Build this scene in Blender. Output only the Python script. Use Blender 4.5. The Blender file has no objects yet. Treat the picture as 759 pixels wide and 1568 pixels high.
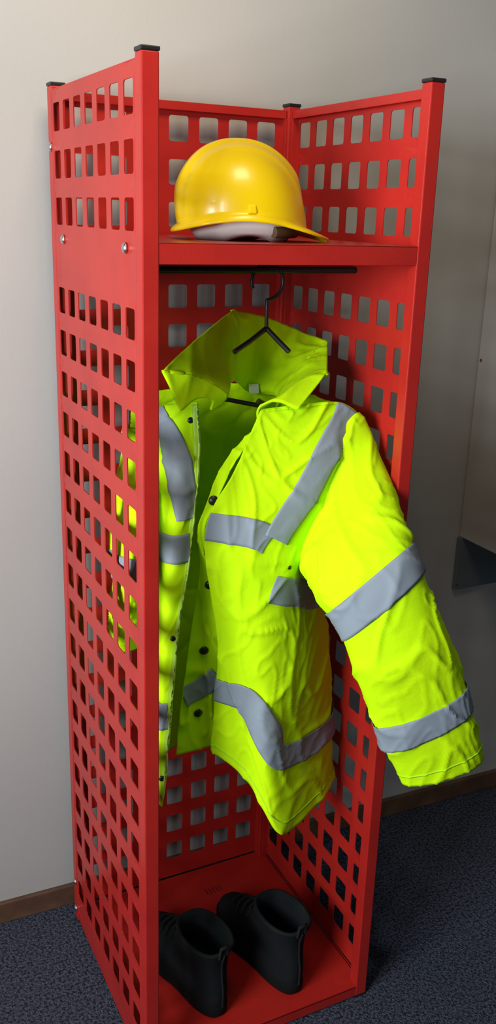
import bpy, math, random, numpy as np, bmesh
from mathutils import Vector, Matrix, noise
random.seed(3)
S=bpy.context.scene
S.view_settings.view_transform='Standard'
W,D,H,P=.5005,.4835,1.8,.026
SH=1.5507
# ---------------------------------------------------------------- materials
def newmat(name,col,rough=.5,metal=0.,bump=None,var=None,spec=.5,coat=0,trans=0):
    m=bpy.data.materials.new(name);m.use_nodes=True;nt=m.node_tree;b=nt.nodes['Principled BSDF']
    b.inputs['Base Color'].default_value=(*col,1);b.inputs['Roughness'].default_value=rough;b.inputs['Metallic'].default_value=metal
    b.inputs['Specular IOR Level'].default_value=spec
    b.inputs['Coat Weight'].default_value=coat
    tc=nt.nodes.new('ShaderNodeTexCoord')
    if var:
        sc,col2,lo,hi=var
        n=nt.nodes.new('ShaderNodeTexNoise');n.inputs['Scale'].default_value=sc;n.inputs['Detail'].default_value=6
        nt.links.new(tc.outputs['Object'],n.inputs['Vector'])
        r=nt.nodes.new('ShaderNodeMapRange');r.inputs[1].default_value=lo;r.inputs[2].default_value=hi
        nt.links.new(n.outputs['Fac'],r.inputs[0])
        mx=nt.nodes.new('ShaderNodeMix');mx.data_type='RGBA';mx.inputs[6].default_value=(*col,1);mx.inputs[7].default_value=(*col2,1)
        nt.links.new(r.outputs[0],mx.inputs[0]);nt.links.new(mx.outputs[2],b.inputs['Base Color'])
    if bump:
        sc,st,dist=bump
        n=nt.nodes.new('ShaderNodeTexNoise');n.inputs['Scale'].default_value=sc;n.inputs['Detail'].default_value=3
        nt.links.new(tc.outputs['Object'],n.inputs['Vector'])
        bp=nt.nodes.new('ShaderNodeBump');bp.inputs['Strength'].default_value=st;bp.inputs['Distance'].default_value=dist
        nt.links.new(n.outputs['Fac'],bp.inputs['Height']);nt.links.new(bp.outputs[0],b.inputs['Normal'])
    if trans:
        t=nt.nodes.new('ShaderNodeBsdfTranslucent');t.inputs['Color'].default_value=(*col,1)
        mxs=nt.nodes.new('ShaderNodeMixShader');mxs.inputs[0].default_value=trans
        out=nt.nodes['Material Output']
        nt.links.new(b.outputs[0],mxs.inputs[1]);nt.links.new(t.outputs[0],mxs.inputs[2]);nt.links.new(mxs.outputs[0],out.inputs['Surface'])
    return m
M_red=newmat('red_powder_coat',(.43,.018,.012),.36,bump=(420,.35,.0006),var=(9,(.37,.013,.010),.4,.7))
M_black=newmat('black_plastic',(.012,.012,.013),.4)
M_steel=newmat('bolt_steel',(.6,.6,.6),.3,1.)
M_hiv=newmat('hi_vis_fabric',(.60,1.0,.002),.8,bump=(75,.3,.002),var=(5,(.66,1.0,.002),.35,.7),spec=.15,trans=.10)
M_tape=newmat('reflective_tape',(.24,.28,.32),.65,.0,bump=(900,.2,.0003),spec=.3)
M_zip=newmat('zipper_tape',(.38,.66,.02),.5)
M_seam=newmat('seam_thread',(.46,.85,.01),.8)
M_zipt=newmat('zipper_teeth',(.5,.75,.12),.4)
M_snap=newmat('snap_metal',(.03,.035,.03),.3,.6)
M_label=newmat('label_cloth',(.75,.78,.7),.8)
M_hat=newmat('yellow_abs',(.80,.56,.0),.3,bump=(60,.05,.001),spec=.5,coat=.1)
M_band=newmat('suspension_plastic',(.7,.7,.66),.35)
M_dark=newmat('dark_foam',(.10,.055,.02),.8)
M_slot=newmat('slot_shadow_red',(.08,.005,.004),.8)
M_boot=newmat('boot_leather',(.006,.009,.010),.85,bump=(140,.3,.001),var=(20,(.010,.012,.012),.4,.7),spec=.15)
M_sole=newmat('boot_rubber',(.005,.005,.005),.9,spec=.15)
M_lace=newmat('boot_lace',(.013,.013,.013),.9,spec=.15)
M_wall=newmat('wall_paint',(.415,.405,.38),.9,bump=(90,.12,.002),var=(3,(.395,.385,.36),.35,.7))
M_cab=newmat('white_board',(.44,.43,.41),.6)
M_grey=newmat('wall_shade_grey',(.11,.13,.13),.7)  # dark tone for the wall shade painted below the cabinet
M_base=newmat('baseboard_wood',(.16,.085,.045),.55,bump=(40,.3,.002),var=(12,(.09,.045,.025),.35,.65))
M_carp=newmat('carpet_pile',(.09,.10,.135),.95,bump=(260,1.,.008),var=(160,(.02,.024,.037),.42,.62),spec=.1)
# ---------------------------------------------------------------- helpers
def link(o,parent=None):
    S.collection.objects.link(o)
    if parent: o.parent=parent
    return o
def empty(name,loc=(0,0,0)):
    o=bpy.data.objects.new(name,None);o.location=loc;return link(o)
def meshobj(name,verts,faces,mat,parent=None,smooth=False,solid=0,bevel=0,sub=0,merge=0,off=0,recalc=False):
    me=bpy.data.meshes.new(name);me.from_pydata([tuple(map(float,v)) for v in verts],[],faces)
    bm=bmesh.new();bm.from_mesh(me)
    if merge: bmesh.ops.remove_doubles(bm,verts=bm.verts,dist=merge)
    if recalc: bmesh.ops.recalc_face_normals(bm,faces=bm.faces)
    bm.to_mesh(me);bm.free()
    if smooth: me.polygons.foreach_set('use_smooth',[True]*len(me.polygons))
    for m in (mat if isinstance(mat,list) else [mat]): me.materials.append(m)
    o=bpy.data.objects.new(name,me);link(o,parent)
    if solid:
        s=o.modifiers.new('s','SOLIDIFY');s.thickness=solid;s.offset=off
    if sub:
        s=o.modifiers.new('ss','SUBSURF');s.levels=sub;s.render_levels=sub
    if bevel:
        b=o.modifiers.new('b','BEVEL');b.width=bevel;b.segments=2;b.limit_method='ANGLE'
    return o
def boxes(name,bs,mat,parent=None,bevel=.0015):
    V=[];F=[]
    for x0,x1,y0,y1,z0,z1 in bs:
        n=len(V)
        V+=[(x0,y0,z0),(x1,y0,z0),(x1,y1,z0),(x0,y1,z0),(x0,y0,z1),(x1,y0,z1),(x1,y1,z1),(x0,y1,z1)]
        F+=[[n+i for i in f] for f in ((3,2,1,0),(4,5,6,7),(0,1,5,4),(1,2,6,5),(2,3,7,6),(3,0,4,7))]
    return meshobj(name,V,F,mat,parent,bevel=bevel)
def tube(name,pts,r,mat,parent=None,res=10,cyclic=False):
    cu=bpy.data.curves.new(name,'CURVE');cu.dimensions='3D';cu.bevel_depth=r;cu.bevel_resolution=4;cu.use_fill_caps=True
    sp=cu.splines.new('POLY');sp.points.add(len(pts)-1)
    for i,p in enumerate(pts): sp.points[i].co=(*p,1)
    sp.use_cyclic_u=cyclic
    cu.materials.append(mat);o=bpy.data.objects.new(name,cu);return link(o,parent)
def dome(name,c,axis,r,h,mat,parent):
    V=[];F=[];n=20;ax=Vector(axis).normalized();q=ax.to_track_quat('Z','Y');k=5
    for j in range(k):
        a=j/(k-1)*math.pi/2
        for i in range(n):
            t=2*math.pi*i/n
            V.append(Vector(c)+q@Vector((r*math.cos(a)*math.cos(t) if j<k-1 else 1e-4*math.cos(t),r*math.cos(a)*math.sin(t) if j<k-1 else 1e-4*math.sin(t),h*math.sin(a))))
    for j in range(k-1):
        for i in range(n): F.append([j*n+i,j*n+(i+1)%n,(j+1)*n+(i+1)%n,(j+1)*n+i])
    F.append(list(range(n))[::-1])
    return meshobj(name,V,F,mat,parent,smooth=True)
# ---------------------------------------------------------------- locker
L=empty('metal_locker')
posts=[];caps=[];feet=[]
for x in (0,W-P):
    for y in (0,D-P):
        posts.append((x,x+P,y,y+P,0.006,H-.004))
        caps.append((x-.001,x+P+.001,y-.001,y+P+.001,H-.004,H+.002));feet.append((x+.001,x+P-.001,y+.001,y+P-.001,0,.006))
boxes('posts',posts,M_red,L,.002);boxes('post_caps',caps,M_black,L,.0015);boxes('post_feet',feet,M_black,L,.001)
def perf(name,length,z0,z1,place,parent):
    """perforated sheet in (s,z); place(s,z)->xyz"""
    pitch=.0622;hw,hh,r=.0200,.0230,.005;n=7
    s0=(length-pitch*n)/2
    sb=[0]+[s0+pitch*i for i in range(n+1)]+[length]
    rows=[1.743-.0778*k for k in range(22) if k!=3]
    zb=sorted(set([round(v,5) for c in rows for v in (c-.0389,c+.0389)]+[z0,z1]))
    zz=[zb[0]]
    for v in zb[1:]:
        if v-zz[-1]>.001: zz.append(v)
    V=[];F=[]
    def add(p): V.append(place(*p));return len(V)-1
    for j in range(len(zz)-1):
        a,b=zz[j],zz[j+1];cz=(a+b)/2
        hr=any(abs(cz-c)<.004 for c in rows)
        for i in range(len(sb)-1):
            c,d=sb[i],sb[i+1]
            out=[add(p) for p in ((c,a),(d,a),(d,b),(c,b))]
            if not(hr and 0<i<len(sb)-2): F.append(out);continue
            cs=(c+d)/2;K=4;loop=[]
            for q,(sx,sz) in enumerate(((-1,-1),(1,-1),(1,1),(-1,1))):
                ccx=cs+sx*(hw-r);ccz=cz+sz*(hh-r)
                for k in range(K+1):
                    t=math.pi+q*math.pi/2+k/K*math.pi/2
                    loop.append(add((ccx+r*math.cos(t),ccz+r*math.sin(t))))
            for q in range(4):
                base=q*(K+1)
                for k in range(K): F.append([out[q],loop[base+k+1],loop[base+k]])
                F.append([out[q],out[(q+1)%4],loop[((q+1)%4)*(K+1)],loop[base+K]])
    return meshobj(name,V,F,M_red,parent,solid=.0018,merge=.0002,recalc=True)
zt=H-.012;zb_=.035
perf('side_panel_a',D-2*P,zb_,zt,lambda s,z:(.0015,P+s,z),L)
perf('side_panel_b',D-2*P,zb_,zt,lambda s,z:(W-.0035,P+s,z),L)
perf('back_panel',W-2*P,zb_,zt,lambda s,z:(P+s,D-.0035,z),L)
fl=.018
boxes('panel_flanges',[(.0005,fl,P,D-P,zt-.001,zt+.001),(W-fl,W-.001,P,D-P,zt-.001,zt+.001),(W-fl,W-fl+.0015,P,D-P,zt-.014,zt),
 (P,W-P,D-fl,D-.001,zt-.001,zt+.001),(P,W-P,D-fl,D-fl+.0015,zt-.014,zt),
 (W-fl,W-.001,P,P+.0018,zb_,zt),(W-fl,W-.001,D-P-.0018,D-P,zb_,zt),(.0005,fl,P,P+.0018,zb_,zt),(.0005,fl,D-P-.0018,D-P,zb_,zt),
 (P,P+.0018,D-fl,D-.001,zb_,zt),(W-P-.0018,W-P,D-fl,D-.001,zb_,zt),(.0005,fl,P,D-P,zb_-.001,zb_+.001)],M_red,L,.0006)
boxes('shelf',[(P*.3,W-P*.3,P,D-.006,SH-.002,SH),(P,W-P,.001,P,SH-.002,SH),(P,W-P,.001,.003,SH-.030,SH),(P,W-P,.003,.014,SH-.030,SH-.028),
 (.004,.006,P,D-P,SH-.034,SH),(W-.007,W-.005,P,D-P,SH-.034,SH),(P,W-P,D-.009,D-.007,SH-.034,SH)],M_red,L,.0008)
boxes('floor_tray',[(P*.3,W-P*.3,P,D-.006,.027,.03),(P,W-P,.001,P,.027,.03),(P,W-P,.001,.003,.006,.03),(.003,.005,P,D-P,.006,.03),(W-.005,W-.003,P,D-P,.006,.03),(P,W-P,D-.006,D-.004,.006,.03)],M_red,L,.0008)
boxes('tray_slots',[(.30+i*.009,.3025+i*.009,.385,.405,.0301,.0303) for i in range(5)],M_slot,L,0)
tube('hanging_rail',[(.006,.215,1.5),(W-.006,.215,1.5)],.006,M_black,L)
for i,(y,z) in enumerate(((.468,1.696),(.403,1.54),(.071,1.54),(.468,.11),(.468,.035))):
    dome('bolt_%d'%i,(0,y,z),(-1,0,0),.0085,.006,M_steel,L)
for i,y in enumerate((.071,.403)):
    dome('bolt_r%d'%i,(W-.006,y,1.535),(-1,0,0),.006,.004,M_steel,L)
# ---------------------------------------------------------------- patches
def cr(t,n):
    t=np.clip(np.asarray(t,float),0,n-1);i=np.minimum(t.astype(int),n-2);f=t-i
    Wt=np.zeros((len(t),n));w=[-.5*f+f*f-.5*f**3,1-2.5*f*f+1.5*f**3,.5*f+2*f*f-1.5*f**3,-.5*f*f+.5*f**3]
    for k in range(4):
        idx=i-1+k
        for a in range(len(t)):
            j=idx[a]
            if j<0: Wt[a,0]+=2*w[k][a];Wt[a,1]-=w[k][a]
            elif j>=n: Wt[a,n-1]+=2*w[k][a];Wt[a,n-2]-=w[k][a]
            else: Wt[a,j]+=w[k][a]
    return Wt
class Patch:
    def __init__(s,G,amp=.006,seed=0,fold=(7,7,2.5),fine=.002,flip=1):
        s.G=np.array(G,float);s.nv,s.nu=s.G.shape[:2];s.amp=amp;s.seed=seed;s.fold=fold;s.fine=fine;s.flip=flip
    def base(s,u,v):
        return np.einsum('av,vuk,au->ak',cr(v,s.nv),s.G,cr(u,s.nu))
    def jac(s,u,v):
        e=.03;u=np.asarray(u,float);v=np.asarray(v,float)
        u1=np.clip(u+e,0,s.nu-1);u0=np.clip(u-e,0,s.nu-1);v1=np.clip(v+e,0,s.nv-1);v0=np.clip(v-e,0,s.nv-1)
        return (s.base(u1,v)-s.base(u0,v))/(u1-u0)[:,None],(s.base(u,v1)-s.base(u,v0))/(v1-v0)[:,None]
    def normal(s,u,v):
        a,b=s.jac(u,v);n=np.cross(a,b)*s.flip;return n/(np.linalg.norm(n,axis=1)[:,None]+1e-9)
    def disp(s,p):
        f=s.fold;o=s.seed*7.3;h=[]
        for q in p:
            a=noise.noise(Vector((q[0]*f[0]+o,q[1]*f[1],q[2]*f[2])))
            w=Vector((q[0]*13+o,q[1]*13,q[2]*8))
            w+=Vector((1,1,1))*noise.noise(w*.4)*1.6
            b=1-abs(noise.noise(w))*2
            c=1-abs(noise.noise(w*1.9+Vector((5,1,2))))*2.2
            h.append(s.amp*a*1.6+s.fine*(max(b,0)**6*1.9+.8*max(c,0)**6))
        return np.array(h)
    def ev(s,u,v,off=0):
        p=s.base(u,v);return p+s.normal(u,v)*(s.disp(p)+off)[:,None]
    def mesh(s,name,mat,parent,nu,nv,solid=.0022,u0=0,u1=None,closed=False,v0=0,v1=None):
        u1=s.nu-1 if u1 is None else u1;v1=s.nv-1 if v1 is None else v1
        uu,vv=np.meshgrid(np.linspace(u0,u1,nu),np.linspace(v0,v1,nv))
        p=s.ev(uu.ravel(),vv.ravel());F=[]
        for j in range(nv-1):
            for i in range(nu-1): F.append([j*nu+i,j*nu+i+1,(j+1)*nu+i+1,(j+1)*nu+i])
        return meshobj(name,p,F,mat,parent,smooth=True,solid=solid,merge=.00005 if closed else 0)
    def strip(s,name,path,w,mat,parent,n=60,m=11,off=.0024,solid=.0006):
        path=np.array(path,float);t=np.linspace(0,len(path)-1,n);B=cr(t,len(path))@path
        u,v=B[:,0],B[:,1];a,b=s.jac(u,v);du=np.gradient(u);dv=np.gradient(v)
        T=a*du[:,None]+b*dv[:,None];T/=np.linalg.norm(T,axis=1)[:,None]
        N=s.normal(u,v);A=np.cross(N,T);us=[];vs=[]
        for i in range(n):
            J=np.stack([a[i],b[i]],1);sol=np.linalg.lstsq(J,A[i],rcond=None)[0]
            for k in range(m):
                q=(k/(m-1)-.5)*w;us.append(u[i]+sol[0]*q);vs.append(v[i]+sol[1]*q)
        us=np.clip(us,0,s.nu-1);vs=np.clip(vs,0,s.nv-1)
        p=s.ev(us,vs,off);F=[[i*m+k,i*m+k+1,(i+1)*m+k+1,(i+1)*m+k] for i in range(n-1) for k in range(m-1)]
        return meshobj(name,p,F,mat,parent,smooth=True,solid=solid)
J=empty('safety_jacket')
body=Patch([
[(.149,.14,1.289),(.10,.17,1.280),(.085,.27,1.25),(.13,.33,1.27),(.315,.275,1.289),(.40,.21,1.275),(.446,.11,1.257),(.4025,.10,1.281),(.314,.10,1.280),(.2534,.11,1.275)],
[(.148,.13,1.195),(.10,.14,1.19),(.085,.27,1.17),(.13,.34,1.18),(.31,.33,1.18),(.42,.25,1.18),(.450,.13,1.13),(.3704,.06,1.156),(.272,.07,1.163),(.1974,.09,1.179)],
[(.119,.10,1.028),(.085,.11,1.03),(.09,.25,1.03),(.14,.33,1.03),(.30,.33,1.03),(.41,.27,1.02),(.41,.16,.98),(.311,.06,.992),(.2276,.05,1.052),(.1394,.08,1.075)],
[(.0934,.08,.890),(.068,.105,.88),(.11,.25,.88),(.15,.33,.88),(.29,.34,.88),(.43,.28,.86),(.455,.165,.76),(.3446,.07,.782),(.2435,.05,.844),(.1777,.10,.866)],
[(.0752,.07,.743),(.056,.095,.74),(.11,.24,.74),(.15,.32,.74),(.28,.33,.74),(.43,.27,.70),(.4628,.15,.618),(.2793,.04,.652),(.2251,.07,.733),(.1854,.12,.741)],
[(.0542,.05,.572),(.042,.08,.58),(.11,.23,.52),(.15,.31,.50),(.27,.33,.50),(.43,.25,.47),(.468,.14,.470),(.2964,.03,.451),(.2356,.08,.562),(.1837,.13,.612)]],amp=.006,seed=1,fine=.0026)
body.mesh('body',M_hiv,J,250,170)
body.strip('tape_waist_r',[(9,1.90),(8.4,1.88),(8.0,1.88),(7.82,1.9)],.048,M_tape,J,off=.003)
body.strip('tape_side_r',[(7.75,2.34),(7.4,2.28),(7.0,2.24),(6.5,2.32),(6,2.35),(5,2.3)],.052,M_tape,J,off=.0036)
body.strip('tape_hem_r',[(9,3.92),(8.5,3.92),(8,3.9),(7.5,4.0),(7.0,4.15),(6.5,4.15),(6,4.1),(5,4.05)],.05,M_tape,J,n=120,m=13,off=.0044)
body.strip('tape_brace_r',[(6.68,.02),(6.95,.4),(7.25,.8),(7.5,1.4),(7.68,1.84)],.05,M_tape,J,off=.0046)
body.strip('tape_brace_l',[(1.3,.0),(1.05,.4),(.75,1.0),(.45,1.45),(.3,1.62)],.042,M_tape,J,off=.003)
body.strip('tape_waist_l',[(.1,1.9),(1,1.92),(2,1.95),(3,1.95)],.05,M_tape,J,off=.003)
body.strip('tape_hem_l',[(.15,4),(1,4),(2,4),(3,4)],.05,M_tape,J,off=.003)
body.strip('zipper_tape',[(.06,.05),(.06,1),(.06,2),(.06,3),(.06,4),(.06,4.9)],.014,M_zip,J,n=120,m=3)
body.strip('zipper_teeth',[(.0,.05),(.0,1),(.0,2),(.0,3),(.0,4),(.0,4.9)],.006,M_zipt,J,n=160,m=3,off=.004,solid=.003)
body.strip('shoulder_seam',[(6.95,.02),(7.5,.03),(8,.04),(8.8,.04)],.004,M_hiv,J,off=.0028,m=3)
body.strip('hem_seam',[(9,4.87),(8,4.87),(7,4.87),(6,4.87),(5,4.87)],.003,M_seam,J,off=.0018,n=120,m=3)
flp=Patch([[(.250,.105,1.240),(.24,.11,1.235),(.230,.116,1.228)],
[(.1990,.096,1.179),(.195,.104,1.18),(.187,.115,1.18)],
[(.165,.092,1.12),(.163,.096,1.125),(.153,.10,1.128)],
[(.146,.090,1.07),(.147,.097,1.07),(.140,.105,1.07)],
[(.168,.102,.97),(.164,.108,.977),(.144,.113,.985)],
[(.182,.110,.866),(.162,.118,.855),(.133,.128,.845)],
[(.190,.130,.74),(.160,.135,.715),(.120,.138,.70)],
[(.187,.139,.615),(.156,.142,.612),(.116,.144,.61)]],amp=.005,seed=1,fine=.003)
_n=flp.normal([1.],[5.]);flp.flip=1 if _n[0][1]<0 else -1
flp.mesh('storm_flap',M_hiv,J,24,140,solid=.003)
flp.strip('tape_flap',[(.0,5.72),(1,5.72),(2,5.72)],.045,M_tape,J,n=24,off=.003)
for i,(u,v) in enumerate(((1.2,2.0),(1.1,4.1),(1.1,5.15),(1.1,6.15))):
    p=flp.ev([u],[v],.002)[0];dome('snap_%d'%i,p,flp.normal([u],[v])[0],.0088,.004,M_snap,J)
for i,(u,v) in enumerate(((.25,.35),(.3,3.0),(.3,4.7))):
    p=body.ev([u],[v],.002)[0];dome('snap_l%d'%i,p,body.normal([u],[v])[0],.0055,.003,M_snap,J)
p=body.ev([7.3],[2.02],.002)[0];dome('eyelet',p,body.normal([7.3],[2.02])[0],.004,.002,M_snap,J)
# collar
seam=[(.1597,.11,1.2975),(.1861,.12,1.3076),(.2201,.17,1.3281),(.2554,.22,1.3254),(.3155,.275,1.2886),(.3486,.24,1.2882),(.3373,.18,1.2883),(.2986,.13,1.282),(.25,.10,1.276)]
edge=[(.0981,.09,1.2854),(.0690,.10,1.3500),(.1398,.15,1.3850),(.2630,.25,1.4280),(.3499,.30,1.4090),(.4232,.29,1.3810),(.4470,.22,1.3690),(.3900,.12,1.3288),(.3067,.078,1.2750)]
mid=[tuple((a+b)/2+(0,0,.010)[k] for k,(a,b) in enumerate(zip(p,q))) for p,q in zip(seam,edge)]
low=[(p[0],p[1]+.004,p[2]-.018) for p in seam]
def sharpen(row,corners):
    row=[np.array(p) for p in row];out=[]
    for k,p in enumerate(row):
        if k in corners: out.append(p+(row[k-1]-p)*.12)
        out.append(p)
        if k in corners: out.append(p+(row[k+1]-p)*.12)
    return out
cs={1,3,6,7}
col=Patch([sharpen(r_,cs) for r_ in (low,seam,mid,edge)],amp=.004,seed=4,fine=.002)
col.mesh('collar',M_hiv,J,190,44,solid=.004)
meshobj('neck_label',[(.306,.262,1.289),(.326,.262,1.289),(.326,.258,1.272),(.306,.258,1.272)],[[0,1,2,3]],M_label,J,solid=.001)
# sleeves
def sleeve(name,A,B,th,seed,tapes,amp=.004,fine=.0028,hem=True):
    G=[];n=16;A=np.array(A);B=np.array(B);C=(A+B)/2
    for k in range(len(A)):
        T=C[min(k+1,len(A)-1)]-C[max(k-1,0)];M=(A[k]-B[k])/2
        N=np.cross(M,T);N/=np.linalg.norm(N)
        G.append([C[k]+M*math.copysign(abs(math.cos(t))**.9,math.cos(t))+N*th[k]*math.sin(t) for t in [2*math.pi*i/n for i in range(-2,n+3)]])
    P_=Patch(G,amp=amp,seed=seed,fold=(5,5,9),fine=fine)
    u=np.array([6.]);v=np.array([2.]);p=P_.base(u,v)[0];c=C[2]
    if P_.normal(u,v)[0]@(p-c)<0: P_.flip=-1
    P_.mesh(name,M_hiv,J,130,150,u0=2,u1=2+n,closed=True)
    for i,(v0,v1,w) in enumerate(tapes):
        path=[(2+n*k/16,v0+(v1-v0)*(.5-.5*math.cos(2*math.pi*k/16))) for k in range(17)]
        P_.strip(name+'_tape_%d'%i,path,w,M_tape,J,n=140,m=13,off=.004)
    if hem: P_.strip(name+'_cuff_hem',[(2+n*k/16,len(A)-1.2) for k in range(17)],.003,M_seam,J,n=110,m=3,off=.0018)
    return P_
sleeve('sleeve_left',
 [(.446,.10,1.257),(.474,.06,1.183),(.4572,-.04,1.110),(.458,-.09,1.047),(.5014,-.12,.933),(.5531,-.14,.797),(.6007,-.15,.652)],
 [(.345,.10,1.003),(.324,.05,.9935),(.3143,0,.9687),(.3312,-.05,.9227),(.3587,-.08,.8437),(.4061,-.10,.7174),(.4480,-.12,.6180)],
 [.04,.046,.05,.05,.044,.037,.030],2,[(3,3,.055),(5.08,5.0,.052)])
sleeve('sleeve_right',
 [(.095,.19,1.225),(.048,.13,1.11),(.034,.095,1.0),(.045,.19,.89),(.07,.27,.78)],
 [(.095,.32,1.2),(.055,.27,1.08),(.04,.22,.98),(.06,.29,.87),(.08,.35,.76)],
 [.03,.028,.026,.026,.026],3,[(1.9,1.9,.05)],amp=.003,hem=False)
# ---------------------------------------------------------------- hanger
Hg=empty('coat_hanger')
hx,hy=.3135,.215;R_=.031
arc=[(hx+R_*math.cos(math.radians(a)),hy,1.4795+R_*math.sin(math.radians(a))) for a in range(200,-91,-8)]
arc+= [(hx,hy,1.447),(hx,hy,1.43),(.3154,.217,1.396)]
tube('hook',arc,.0034,M_black,Hg)
tube('arm_a',[(.3154,.217,1.398),(.272,.195,1.379),(.2304,.17,1.3655)],.0046,M_black,Hg)
tube('arm_b',[(.3154,.217,1.398),(.327,.193,1.379),(.3379,.17,1.3616)],.0046,M_black,Hg)
tube('lower_bar',[(.215,.235,1.279),(.2331,.22,1.274),(.3042,.2,1.2595),(.34,.19,1.25)],.0042,M_black,Hg)
tube('bar_clip',[(.292,.198,1.268),(.304,.196,1.262),(.312,.198,1.252)],.008,M_black,Hg)
# ---------------------------------------------------------------- hard hat
Hh=empty('hard_hat')
hc=Vector((.238,.17,0));rot=math.radians(-14);ca,sa=math.cos(rot),math.sin(rot)
def hatpt(x,y,z): x*=.95;y*=.95;return (hc.x+ca*x-sa*y,hc.y+sa*x+ca*y,z)
nth=96;V=[];F=[];lev=30;z0=1.571;hh_=.128
def rimz(t): return z0+.022*math.sin(t)**2-.004*max(0,math.cos(t))+.003*max(0,-math.cos(t))
a_,b_=.114,.099
for j in range(lev+1):
    ph=j/lev*math.pi/2
    for i in range(nth):
        t=2*math.pi*i/nth
        r=max(math.sin(ph),.001)**.9 if j else .002
        x=a_*r*math.cos(t);y=b_*r*math.sin(t);zz=math.cos(ph)**.95
        z=rimz(t)+(z0+hh_-rimz(t))*zz
        x-=.010*zz
        up=min(1,zz*2.2)
        rd=.0065*up*(1/(1+math.exp((abs(y)-.019)*700)))
        rd+=.0035*up*(1/(1+math.exp((abs(y)-.046)*600)))
        n=Vector((x/a_,y/b_,zz*1.1)).normalized()
        if x>.085: rd*=max(0,1-(x-.085)/.02)
        V.append(hatpt(x+n.x*rd,y+n.y*rd,z+n.z*rd))
def brim(t):
    c=math.cos(t);vis=max(0,(c-.35)/.65);vis=vis*vis*(3-2*vis)
    return .008+.032*vis+.003*max(0,-c)
for k,(f,dz) in enumerate(((.25,-.001),(.6,-.004),(1.,-.008),(1.02,-.011))):
    for i in range(nth):
        t=2*math.pi*i/nth;e=brim(t)*f;v=brim(t)/.042
        x=(a_+e)*math.cos(t);y=(b_+e*.8)*math.sin(t);V.append(hatpt(x,y,rimz(t)+dz*(1+.4*v)))
for j in range(lev+4):
    for i in range(nth): F.append([j*nth+i,(j+1)*nth+i,(j+1)*nth+(i+1)%nth,j*nth+(i+1)%nth])
F.append(list(range(nth)))
meshobj('shell',V,F,M_hat,Hh,smooth=True,solid=.0025,off=-1)
for s in (-1,1):
    V=[]
    xs=-.004
    for (dx,dz,o) in ((-.008,.004,-.006),(.008,.004,-.006),(.008,.02,-.006),(-.008,.02,-.006),(-.007,.005,.005),(.007,.005,.005),(.006,.018,.002),(-.006,.018,.002)):
        y=s*(b_-dz*.10+o);V.append(hatpt(xs+dx,y,rimz(math.pi/2)+dz-.004))
    meshobj('side_slot_%s'%('a' if s<0 else 'b'),V,[(4,5,6,7),(0,1,5,4),(1,2,6,5),(2,3,7,6),(3,0,4,7)],M_hat,Hh,bevel=.002)
V=[];F=[]
for j,(rx,ry,z) in enumerate(((.078,.070,1.5512),(.090,.080,1.565),(.098,.087,1.60))):
    for i in range(64):
        t=2*math.pi*i/64;V.append(hatpt(rx*math.cos(t),ry*math.sin(t),z+(.008*max(0,math.sin(t*3)) if j==0 else 0)))
for j in range(2):
    for i in range(64): F.append([j*64+i,j*64+(i+1)%64,(j+1)*64+(i+1)%64,(j+1)*64+i])
meshobj('headband',V,F,M_band,Hh,smooth=True,solid=.002)
tube('sweatband',[hatpt(.092*math.cos(t),.084*math.sin(t),1.566) for t in [math.radians(a) for a in range(-65,66,5)]],.009,M_dark,Hh)
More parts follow.
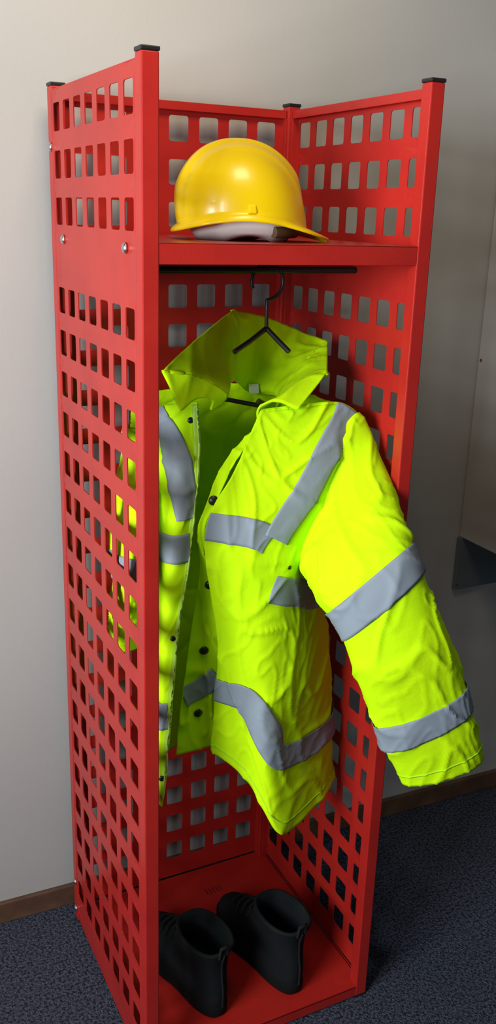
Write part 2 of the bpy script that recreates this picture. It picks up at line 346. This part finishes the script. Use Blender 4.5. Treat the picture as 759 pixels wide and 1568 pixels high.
# ---------------------------------------------------------------- boots
def boot(cx,y0,ang):
    B=empty('work_boot',(cx,y0,.03));B.rotation_euler=(0,0,ang);B.scale=(1.15,1.04,1.04)
    N=40
    def hw(s): return .037+.012*math.exp(-((s-.68)/.2)**2)-.003*math.exp(-((s-.38)/.15)**2)
    def loop(z,a,b,ws,ank=0):
        o=[]
        for i in range(N):
            t=2*math.pi*i/N;s=(1-math.cos(t))/2
            h=(hw(s)*(1-ank)+.040*ank)*ws
            x=h*math.copysign(abs(math.sin(t))**.72,math.sin(t))
            o.append((x,a+(b-a)*s,z))
        return o
    def loft(name,ls,mat,cap0,cap1,sub=1):
        V=[p for l in ls for p in l];F=[]
        for j in range(len(ls)-1):
            for i in range(N): F.append([j*N+i,j*N+(i+1)%N,(j+1)*N+(i+1)%N,(j+1)*N+i])
        if cap0: F.append(list(range(N))[::-1])
        if cap1: F.append([(len(ls)-1)*N+i for i in range(N)])
        return meshobj(name,V,F,mat,B,smooth=True,recalc=True,sub=sub)
    loft('sole',[loop(.0006,.004,.282,.98),loop(.006,0,.288,1.03),loop(.022,-.001,.288,1.03),loop(.027,.003,.284,.98)],M_sole,True,True,0)
    loft('upper',[loop(.024,.002,.283,.96),loop(.04,-.001,.281,.98),loop(.058,-.002,.268,.95),loop(.072,.0,.238,.9),loop(.086,.003,.196,.86,.3),loop(.102,.006,.160,.84,.7),loop(.125,.007,.138,.92,1),loop(.150,.001,.130,1.0,1),loop(.158,-.002,.128,1.03,1),loop(.160,.004,.124,.95,1),loop(.150,.010,.118,.84,1),loop(.09,.014,.12,.72,1),loop(.05,.018,.15,.7,1)],M_boot,False,True)
    tube('collar_pad',[ (p[0],p[1],p[2]) for p in loop(.157,-.001,.128,1.0,1)],.004,M_boot,B,cyclic=True)
    tube('heel_seam',[(0,-.004,.03),(0,-.005,.07),(0,.001,.10),(0,.0015,.13),(0,-.006,.155)],.002,M_lace,B)
    tube('pull_tab',[(-.008,-.002,.150),(-.007,-.006,.175),(.007,-.006,.175),(.008,-.002,.150)],.003,M_lace,B)
    for i in range(4):
        y=.150+i*.022;z=.112-i*.0115
        tube('lace_%d'%i,[(-.03,y-.012,z-.008),(-.015,y,z+.004),(0,y+.002,z+.009),(.015,y,z+.004),(.03,y-.012,z-.008)],.0026,M_lace,B)
    tube('toe_seam',[(.044*math.cos(t),.205+.04*math.sin(t)*.6,.066-.022*abs(math.cos(t))) for t in [math.radians(a) for a in range(0,181,12)]],.0018,M_lace,B)
    return B
boot(.180,.050,math.radians(9));boot(.350,.036,math.radians(7))
# ---------------------------------------------------------------- room
def wy(x): return .540-.031*(x+.16)
def wallbox(name,x0,x1,z0,z1,t0,t1,mat,bev=0):
    V=[(x0,wy(x0)-t0,z0),(x1,wy(x1)-t0,z0),(x1,wy(x1)+t1,z0),(x0,wy(x0)+t1,z0),(x0,wy(x0)-t0,z1),(x1,wy(x1)-t0,z1),(x1,wy(x1)+t1,z1),(x0,wy(x0)+t1,z1)]
    return meshobj(name,V,[(3,2,1,0),(4,5,6,7),(0,1,5,4),(1,2,6,5),(2,3,7,6),(3,0,4,7)],mat,bevel=bev)
wallbox('wall_back',-2.6,3.2,0,2.6,0,.1,M_wall)
wallbox('baseboard_back',-2.6,3.2,0,.055,.012,0,M_base,.003)
meshobj('floor',[(-2.6,-3.5,0),(3.2,-3.5,0),(3.2,.7,0),(-2.6,.7,0)],[(0,1,2,3)],M_carp)
Cb=empty('wall_cabinet')
boxes('carcass',[(1.052,1.9,.22,.500,.81,1.95)],M_cab,Cb,.003)
boxes('shade_strip',[(1.045,1.9,.488,.500,.665,.81)],M_grey,Cb,.001)  # dark strip standing in for the shade on the wall under the cabinet
dome('screw_a',(1.052,.49,1.27),(-1,0,0),.004,.002,M_dark,Cb);dome('screw_b',(1.05,.488,.68),(0,-1,0),.004,.002,M_dark,Cb)
# ---------------------------------------------------------------- light
def area(name,loc,target,sx,sy,e,col,spread=180):
    l=bpy.data.lights.new(name,'AREA');l.shape='RECTANGLE';l.size=sx;l.size_y=sy;l.energy=e;l.color=col;l.spread=math.radians(spread)
    o=bpy.data.objects.new(name,l);o.location=loc;o.rotation_euler=(Vector(target)-Vector(loc)).to_track_quat('-Z','Y').to_euler();link(o)
area('window_light',(-1.75,-.92,1.6),(.3,-.05,1.42),1.0,.9,47,(.88,.94,1.0),128)
area('ceiling_bounce_fill',(.0,-.5,2.7),(.1,.5,2.0),.5,.5,6,(1,.82,.58),110)  # added warm fill that stands in for bounce off the ceiling
w=bpy.data.worlds.new('world');S.world=w;w.use_nodes=True
w.node_tree.nodes['Background'].inputs[0].default_value=(.78,.86,1,1);w.node_tree.nodes['Background'].inputs[1].default_value=.085
# ---------------------------------------------------------------- camera
yaw,pt,rl=.46957,.31377,.03164
d=Vector((math.sin(yaw)*math.cos(pt),math.cos(yaw)*math.cos(pt),-math.sin(pt)));r0=Vector((math.cos(yaw),-math.sin(yaw),0));u0=r0.cross(d)
R=math.cos(rl)*r0+math.sin(rl)*u0;U=-math.sin(rl)*r0+math.cos(rl)*u0
cam=bpy.data.cameras.new('camera');co=bpy.data.objects.new('camera',cam);link(co)
co.matrix_world=Matrix(((R.x,U.x,-d.x,-.46427),(R.y,U.y,-d.y,-1.2693),(R.z,U.z,-d.z,1.59373),(0,0,0,1)))
cam.sensor_fit='VERTICAL';cam.sensor_height=36;cam.lens=2313.58/2576*36;cam.clip_start=.02
S.camera=co
